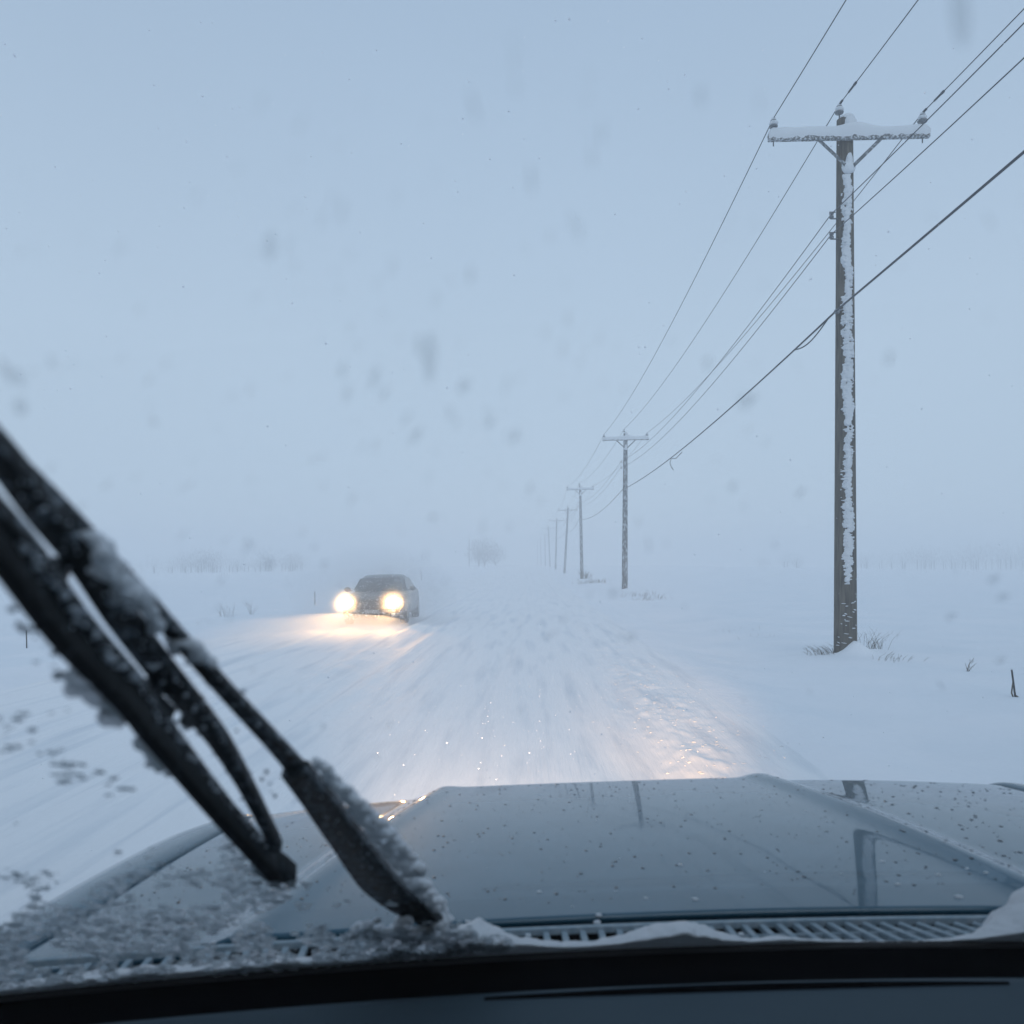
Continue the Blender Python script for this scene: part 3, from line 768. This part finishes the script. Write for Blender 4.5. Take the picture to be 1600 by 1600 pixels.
# cowl: tray, raised lip, louvre slats
b = MB(); pts = []; xs_ = np.linspace(-.80, 1.2, 50)
Xc, Tc = np.meshgrid(xs_, np.linspace(0, 1, 8))
Yc = yb(Xc) - .01 + (yrear(Xc) + .03 - yb(Xc)) * Tc
zt_ = CAMZ - (.478 - .030 * (Xc - .05)) - .028
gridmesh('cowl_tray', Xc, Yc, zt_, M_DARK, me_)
cp = MB()
def cz(x): return CAMZ - (.4745 - .032 * (x - .05))
cp.ribbon([(x, float(yrear(x)) - .026, cz(x) + .000) for x in xs_], .010, .008)
cp.ribbon([(x, float(yb(x)) + .010, cz(x) - .002) for x in xs_], .018, .01)
cp.ribbon([(x, float(yb(x)) + .048, cz(x) - .004) for x in xs_], .004, .006)
cpo = cp.build('cowl_panel', M_COWL, me_, smooth=False)
proto = None
for k in range(76):
    x = -.66 + .0235 * k
    a = math.radians(4 + 34 * float(sst(.20, .58, x)))
    if proto is None:
        q = MB(); q.box((0, 0, 0), (.0078, .074, .007)); proto = q.build('slat', M_COWL, cpo, smooth=False); o = proto
    else:
        o = proto.copy(); COL.objects.link(o); o.parent = cpo
    o.location = (x, (float(yb(x)) + float(yrear(x))) / 2 - .012, cz(x) - .003); o.rotation_euler = (0, 0, a)
# rubber seal along the base of the glass
b = MB(); b.ribbon([(x, float(yb(x)) + .002, float(zb(x)) - .003) for x in xs_], .010, .008); b.build('glass_seal', M_SEAL, me_)

# ---- wiper
def ln(pts, off, w, m=1.15, n=8):
    """smooth centre line through photo points, lying off the glass; widths in photo pixels"""
    P3 = [G(p[0], p[1], off[i] if isinstance(off, (list, tuple)) else off) for i, p in enumerate(pts)]
    out = []; ww = []
    for i in range(len(P3) - 1):
        for j in range(n):
            t = j / n
            p0 = P3[max(i - 1, 0)]; p1 = P3[i]; p2 = P3[i + 1]; p3 = P3[min(i + 2, len(P3) - 1)]
            c = .5 * ((2 * p1) + (p2 - p0) * t + (2 * p0 - 5 * p1 + 4 * p2 - p3) * t * t + (3 * p1 - p0 - 3 * p2 + p3) * t ** 3)
            out.append(c); wi = w[i] + (w[i + 1] - w[i]) * t; ww.append(wi / F * c.y * m)
    out.append(P3[-1]); ww.append(w[-1] / F * P3[-1].y * m)
    return out, ww
def bar(name, pts, off, w, thick, m, parent):
    p, ww = ln(pts, off, w); b = MB(); b.ribbon(p, ww, thick, up=GN); return b.build(name, m, parent, bevel=.0012)
blade = bar('wiper_blade', [(-140, 660), (-40, 772), (32, 853), (124, 977), (210, 1072), (260, 1141), (358, 1268), (438, 1354)], .014, [56, 54, 52, 46, 34, 27, 24, 22], .008, M_PLAS, me_)
bar('rubber', [(-160, 681), (-60, 791), (10, 872), (103, 995), (195, 1090), (248, 1156), (351, 1277), (432, 1366)], .004, [32, 31, 30, 27, 24, 22, 20, 19], .012, M_RUB, blade)
bar('end_cap', [(412, 1338), (430, 1354), (446, 1366)], .012, [34, 42, 36], .016, M_RUB, blade)
yk = bar('yoke', [(-60, 640), (12, 722), (72, 800), (130, 872), (190, 960), (250, 1040), (300, 1100), (345, 1158), (382, 1220), (412, 1278), (434, 1322)], [.05, .05, .05, .048, .045, .04, .036, .032, .028, .022, .016],
         [42, 42, 46, 40, 42, 38, 32, 26, 19, 16, 14], .010, M_PLAS, blade)
bar('secondary_yoke', [(-60, 790), (10, 850), (84, 925), (150, 1000), (205, 1062), (262, 1118)], [.026, .03, .036, .038, .034, .026], [26, 24, 26, 28, 28, 30], .008, M_PLAS, blade)
for (x, y) in ((84, 905), (245, 1062), (300, 1110)):
    c = G(x, y, .04); b = MB(); b.tube([c - GN * .009, c + GN * .009], .0055, 12); b.build('rivet', M_PLAS, blade)
arm = bar('wiper_arm', [(40, 735), (118, 815), (175, 878), (240, 950), (310, 1030), (372, 1098), (430, 1160), (470, 1205)], [.055, .055, .052, .05, .048, .046, .044, .042], [20, 22, 22, 22, 23, 25, 27, 32], .007, M_PLAS, me_)
bar('arm_base', [(462, 1200), (500, 1248), (545, 1310), (596, 1378), (638, 1412), (682, 1442)], [.040, .040, .036, .030, .022, .010], [40, 46, 51, 58, 56, 26], .012, M_PLAS, arm)

def lumps(name, items, parent, m=M_SNOWC, vox=.0016, sub=2, jit=.12, kind=None, spread=1.0):
    """items: (px, py, off, radius_px, count, scatter_px)"""
    b = MB()
    for (px, py, off, r, cnt, sc) in items:
        for _ in range(cnt):
            x = px + random.gauss(0, sc); y = py + random.gauss(0, sc)
            c = G(x, y, off + random.uniform(-.004, .006)); rr = r / F * c.y * random.uniform(.6, 1.15)
            b.blob(c, (rr, rr * random.uniform(.7, 1.1), rr * random.uniform(.6, 1)), sub, jit)
    o = b.build(name, m, parent); o['kind'] = 'stuff'
    rm = o.modifiers.new('remesh', 'REMESH'); rm.mode = 'VOXEL'; rm.voxel_size = vox; rm.use_smooth_shade = True
    if kind: o['kind'] = kind
    return o
sn = []
def along(pts, off, r, step, sc, cnt=2):
    o = []
    for a, c in zip(pts[:-1], pts[1:]):
        L = math.hypot(c[0] - a[0], c[1] - a[1]); n = max(1, int(L / step))
        for i in range(n):
            t = i / n; o.append((a[0] + (c[0] - a[0]) * t, a[1] + (c[1] - a[1]) * t, off, r, cnt, sc))
    return o
sn += along([(140, 838), (175, 868), (200, 905), (228, 940), (244, 985)], .045, 15, 9, 6)
sn += along([(150, 870), (180, 915), (205, 960)], .038, 14, 10, 9)
sn += along([(262, 1000), (300, 1012), (325, 1045), (338, 1072)], .050, 13, 8, 5)
sn += along([(60, 890), (120, 955), (175, 1015), (215, 1062)], .022, 9, 12, 4, 1)
sn += along([(215, 1100), (262, 1150), (300, 1195), (335, 1240)], .022, 8, 12, 4, 1)
sn += along([(350, 1260), (395, 1310), (425, 1340)], .022, 8, 12, 4, 1)
sn += along([(250, 1090), (300, 1140), (345, 1175)], .036, 8, 12, 6, 1)
lumps('clinging_snow', sn, blade)
sn = along([(118, 1052), (142, 1082), (166, 1100), (198, 1112)], .004, 15, 7, 9, 3) + along([(222, 1150), (238, 1176), (262, 1204)], .004, 11, 7, 7, 3) + along([(20, 960), (60, 1000), (110, 1040)], .004, 9, 13, 7, 1)
lumps('packed_snow', sn, blade, kind=None)
M_FR = MATS['rime']
lumps('rime', along([(36, 848), (120, 966), (212, 1066)], .006, 7, 8, 7, 2) + along([(212, 1066), (262, 1134), (362, 1260), (420, 1328)], .006, 4.5, 8, 4, 2), blade, M_FR, .0013)
lumps('rime', along([(12, 722), (72, 800), (130, 872), (190, 960), (250, 1040), (300, 1100), (345, 1158), (385, 1220), (420, 1290)], .030, 4.5, 11, 14, 2), blade, M_FR, .0011)
lumps('rime', along([(175, 878), (240, 950), (310, 1030), (372, 1098), (430, 1160), (470, 1205)], .040, 5, 38, 6, 2) + along([(475, 1215), (545, 1310), (596, 1378), (640, 1424)], .022, 2.4, 10, 13, 3), arm, M_FR, .0010)
sn = along([(498, 1190), (540, 1236), (592, 1292), (640, 1350), (676, 1402), (696, 1446)], .042, 7, 7, 3, 2) \
    + along([(664, 1380), (684, 1415), (694, 1448)], .03, 11, 8, 4, 3) \
    + along([(392, 1128), (408, 1140)], .048, 10, 7, 2, 1) + along([(318, 1040), (350, 1072)], .05, 9, 8, 2, 1) \
    + along([(560, 1452), (610, 1450), (650, 1462), (700, 1466), (740, 1462)], .006, 11, 8, 6, 3)
lumps('clinging_snow', sn, arm)
sh = []
for t in np.linspace(0, 1, 46):
    cx = np.interp(t, [0, .2, .45, .7, .9, 1], [494, 528, 572, 622, 664, 692]); cyy = np.interp(t, [0, .2, .45, .7, .9, 1], [1190, 1226, 1274, 1334, 1392, 1446])
    hw = np.interp(t, [0, .3, .6, .8, 1], [2, 7, 13, 14, 4])
    for q in (-1, -.3, .4, 1):
        sh.append((cx + q * hw * .8, cyy - q * hw * .55, .034 - .018 * t, 7 + hw * .25, 1, 1.6))
lumps('frozen_snow', sh, arm, MATS['clinging_snow'], .0015, 2, .10)

# ---- slush and drops on the outside of the glass
def inslush(px, py):
    top = np.interp(px, [0, 60, 150, 260, 335, 355, 400, 440, 470, 560, 640, 720, 800], [1368, 1372, 1372, 1374, 1370, 1312, 1325, 1378, 1375, 1402, 1430, 1452, 1470])
    bot = np.interp(px, [0, 400, 800, 1200, 1600], [1552, 1518, 1488, 1471, 1459])
    return top, bot
b = MB()
for _ in range(6500):
    px = random.uniform(-25, 800); top, bot = inslush(px, 0)
    py = top - 12 + (bot - top + 12) * random.random() ** .80
    if px > 560 and random.random() < (px - 560) / 300: continue
    if fbm(np.array(px * .018), np.array(py * .03), 77, 3) + .28 * (py - top) / (bot - top) < -.04: continue
    c = G(px, py, .0012); r = random.choice((1.6, 2, 2, 2.6, 2.6, 3.4, 4.2, 5.5, 7)) / F * c.y
    b.blob(c, (r * random.uniform(.9, 1.9), r * .8, r * random.uniform(.25, .45)), 1, .22, Matrix.Rotation(-.61 + random.uniform(-.3, .3), 3, 'X') @ Matrix.Rotation(random.uniform(-.8, .8), 3, 'Z'))
b2 = MB()
for _ in range(3200):
    px = random.uniform(-25, 740); top, bot = inslush(px, 0); py = top + 4 + (bot - top) * random.random() ** .8
    if fbm(np.array(px * .018), np.array(py * .03), 77, 3) + .25 * (py - top) / (bot - top) < .0: continue
    c = G(px, py, .004); r = random.choice((1.4, 1.8, 2.4, 3.2, 4.2)) / F * c.y
    b2.blob(c, (r * random.uniform(1, 2.2), r * .8, r * .5), 1, .25, Matrix.Rotation(-.61, 3, 'X') @ Matrix.Rotation(random.uniform(-.8, .8), 3, 'Z'))
o = b2.build('slush', M_SLW); tag(o, 'Wet crumbs of slush, coloured brighter as glints, scattered through the slush on the windscreen', 'slush', None, 'stuff')
o = b.build('slush', M_ICE); tag(o, 'Granular slush stuck to the lower left of the windscreen', 'slush', None, 'stuff')
b = MB()
for _ in range(300):
    px = random.uniform(-20, 430); py = random.uniform(940, 1390)
    line = 881 + (px) * 1.16
    if py < line + 25 or fbm(np.array(px * .012), np.array(py * .014), 90, 3) < .08: continue
    c = G(px, py, .0012); r = random.choice((2.5, 3.5, 5, 7)) / F * c.y
    for _ in range(3):
        b.blob(c + Vector((random.gauss(0, r * .9), random.gauss(0, r * .5), 0)), (r * random.uniform(.8, 1.6), r, r * .3), 1, .2, Matrix.Rotation(-.61, 3, 'X'))
o = b.build('ice_specks', M_ICE); tag(o, 'Scattered dark ice specks on the windscreen left of the wiper', 'ice specks', None, 'stuff')
# water smears over the clear part of the glass
b = MB()
def drop(px, py, r, el=1.0, ang=0.0):
    c = G(px, py, .0008); rr = r / F * c.y * 1.25
    b.blob(c, (rr * .85, rr * el * 1.3, rr * .22), 2, .06, Matrix.Rotation(-.61, 3, 'X') @ Matrix.Rotation(ang, 3, 'Z'))
for (px, py, r, el, a) in ((422, 385, 8, 2.2, .35), (672, 560, 9, 3.6, .12), (655, 540, 5, 3, .1), (585, 590, 5, 3.4, .4), (600, 615, 4, 3, .4), (542, 615, 4, 3.6, .3), (535, 580, 3, 3, .3),
                           (725, 603, 8, 1.3, .5), (703, 645, 4, 2.2, .2), (713, 660, 3, 2.6, .25), (765, 660, 5, 2, .4), (805, 682, 5, 2.4, .2), (650, 680, 6, 2.2, .5), (635, 655, 3, 4, .4),
                           (676, 808, 5, 1.2, .2), (30, 590, 7, 2, .2), (32, 636, 11, 1.2, .5), (10, 580, 8, 2.4, .2), (80, 565, 5, 1.6, .5), (1095, 150, 5, 2.2, -.2), (1168, 626, 12, 1.0, .4), (1105, 565, 6, 1.1, 0),
                           (985, 996, 8, 1.0, .3), (958, 928, 6, 1.1, 0), (880, 968, 5, 1, 0), (854, 995, 5, 1, 0), (590, 1182, 5, 1, 0), (1552, 905, 8, 1.0, 0), (1567, 933, 8, 1, 0), (1486, 963, 7, 1, 0), (1563, 1032, 7, 1, 0),
                           (740, 165, 4, 4, -.2), (830, 280, 4, 4, -.05), (925, 245, 3, 4, -.1), (865, 990, 4, 1.2, 0), (1250, 770, 6, 1.2, .2), (905, 360, 3, 4, -.05), (735, 430, 4, 2.5, .1), (535, 330, 3, 5, .3), (240, 658, 5, 1.2, 0), (390, 850, 6, 1.2, 0), (420, 880, 6, 1.2, .2), (505, 1135, 5, 1.2, 0),
                           (1145, 760, 5, 1.5, 0), (1500, 20, 14, 2.5, -.5), (1390, 560, 6, 1.6, -.2)):
    drop(px, py, r, el, a)
for _ in range(230):
    px = random.gauss(740, 380); py = random.gauss(600, 300)
    if 0 < px < 1600 and 60 < py < 1150:
        drop(px, py, random.choice((1.0, 1.4, 2.0)), random.uniform(2.5, 7), -(px - 900) / 900)
o = b.build('water_drops', M_DROP); tag(o, 'Blurred water drops and smears on the clear windscreen', 'water drops', None, 'stuff')

# ---- snow drifted over the cowl, against the base of the glass
def cowlh(x):
    h = .007 + .014 * np.exp(-((x + .08) / .10) ** 2) + .006 * np.exp(-((x + .5) / .3) ** 2)
    for c, w, a in ((-.066, .035, .028), (-.02, .05, .012), (.175, .045, .024), (.215, .03, .012), (.13, .06, .010), (.10, .05, .004), (.30, .03, .006), (.66, .085, .066), (.60, .05, .018), (.85, .15, .05), (-.40, .2, .010), (-.15, .03, .018)):
        h = h + a * np.exp(-((x - c) / w) ** 2)
    h = h * (1 - .85 * np.exp(-((x - .44) / .09) ** 2))
    return h
Xs, Ts = np.meshgrid(np.linspace(-.80, 1.2, 900), np.linspace(-.5, 1, 39)); Tn = np.clip(-Ts * 2, 0, 1); Ts = np.clip(Ts, 0, 1)
hh = cowlh(Xs) * (1 + .35 * fbm(Xs * 40, Ts * 2, 5, 3)); dep = .014 + hh * 1.25
Ys = yb(Xs) + .004 + dep * Ts - .35 * hh * 0
Zs = zb(Xs) - .016 + (hh + .016) * (1 - Ts ** 1.9) + .0025 * fbm(Xs * 130, Ts * 6, 8, 3) * (1 - Ts)
Zs = Zs - Tn * (hh + .016 + .012)
Ys = Ys - np.clip(Zs - zb(Xs), -.02, 1) / TG * (1 - Ts)
o = gridmesh('snow_drift', Xs, Ys, Zs, M_SNOWC); tag(o, 'Soft ridge of snow piled on the cowl grille at the foot of the windscreen', 'snow drift', None, 'stuff')
b = MB()
for _ in range(70):      # crumbs of snow on the bonnet near the cowl and over the louvres
    x = random.uniform(-.6, 1.1); y = random.uniform(1.02, 1.30) if random.random() < .7 else random.uniform(1.1, 2.05)
    z = CAMZ - float(hood_drop(np.array(x), np.array(y))) if y > float(yrear(x)) else cz(x) + .003
    r = random.uniform(.0012, .0042) if y > 1.15 else random.uniform(.0015, .006)
    if y > 1.3: r *= .6
    b.blob((x, y, z), (r * 1.3, r, r * .6), 1, .2)
o = b.build('snow_crumbs', M_SNOWC); tag(o, 'Small crumbs of snow scattered over the bonnet and cowl grille', 'snow crumbs', None, 'stuff')
b = MB()
for _ in range(1300):      # beads of dirty water on the bonnet
    x = random.uniform(-.66, 1.14); y = random.uniform(1.15, 2.07)
    z = CAMZ - float(hood_drop(np.array(x), np.array(y))); r = random.choice((.0009, .0012, .0016, .0016, .0026)) * (1.3 if x > .6 else 1)
    b.blob((x, y, z), (r * 1.2, r * 1.5, r * .35), 1, .2)
o = b.build('dirt_spots', mat('road_grime', (.03, .04, .05), .35)); tag(o, 'Dark specks of grime and meltwater beaded on the bonnet', 'grime specks', None, 'stuff')

# ------------------------------------------------------------------ our headlight beams, windrow crumbs, flakes in the air
spot('headlight_beam', (.95, 2.50, .74), (1.72, 14.0, .12), 2500, .05, 22, (1.0, .52, .21), 1.0)
spot('headlight_beam', (-.45, 2.50, .74), (.1, 10.0, .75), 1700, .05, 50, (1.0, .68, .48), 1.0)
b = MB()
for _ in range(350):
    y = random.uniform(6.2, 14.5); x = 1.62 + random.gauss(0, .3)
    r = random.uniform(.003, .012)
    b.blob((x, y, Hs(x, y) - r * .1), (r * 2.0, r * 1.6, r * .6), 2, .2)
o = b.build('snow_clods', M_SNOWC); tag(o, 'Loose crumbs of broken snow lit warm by the headlights right of the lane', 'snow clods', None, 'stuff')
b = MB()
def flake(x, y, z, r, el=1.0):
    b.blob((x, y, z), (r, r * el, r), 0, .3, Matrix.Rotation(random.uniform(-.1, .1), 3, 'Z') @ Matrix.Rotation(random.uniform(-.12, .12), 3, 'X'))
for _ in range(3200):
    y = 2.6 + 30 * random.random() ** 1.2; x = random.uniform(-.66, .62) * y; z = CAMZ + random.uniform(-.28, .66) * y
    if z < .1 or z > 11: continue
    flake(x, y, z, random.uniform(.0018, .0042), 1.6)
for _ in range(420):
    y = random.uniform(3.6, 8.5); x = random.gauss(.1, .7); z = random.uniform(.10, .95)
    flake(x, y, z, random.uniform(.0020, .0042), random.uniform(2.5, 4.5))
for _ in range(1500):
    x = CX + random.gauss(-.5, 1.2); y = CYF - abs(random.gauss(0, 2.0)); z = abs(random.gauss(.35, .5)) + .03
    flake(x, y, z, random.uniform(.006, .013), 1.4)
o = b.build('falling_snow', M_FLAKE, smooth=False); tag(o, 'Driven snowflakes in the air over the road, sparkling in the headlights', 'falling snow', None, 'stuff')

# ------------------------------------------------------------------ blown snow round the oncoming car, and the haze
def puff(name, c, r, dens, g, label, seed):
    vs, fs = ICO[3]; b = MB(); out = []
    for p in vs:
        k = 1 + .28 * float(vnoise(np.array(p[0] * 1.5 + seed), np.array(p[1] * 1.5 + p[2] * 2), seed))
        out.append((c[0] + p[0] * r[0] * k, c[1] + p[1] * r[1] * k, c[2] + p[2] * r[2] * k))
    b.add(out, fs); m = vol(name + '_volume', dens, (.93, .95, .97), g); o = b.build(name, m); tag(o, label, 'blown snow', None, 'stuff'); return o
puff('blowing_snow', (CX - .1, CYF + .35, .5), (2.5, 1.5, 1.75), .27, .66, 'Cloud of powder snow thrown up round the nose of the oncoming car', 3)  # powder snow, its volume also shaped to give the headlights a halo
puff('blowing_snow', (CX - 1.6, CYF - 3.2, .0), (3.2, 3.8, .5), .16, .5, 'Low spindrift skimming the road ahead and left of the oncoming car', 9)
b = MB(); S = 640; Zl = -2.4; Zh = 11.6
b.box((0, 10, (Zl + Zh) / 2), (2 * S + 20, 2 * S + 30, Zh - Zl))
hz = b.build('haze', vol('blizzard_air', .0072, (.985, .985, .99), .0), smooth=False); hz['kind'] = 'stuff'
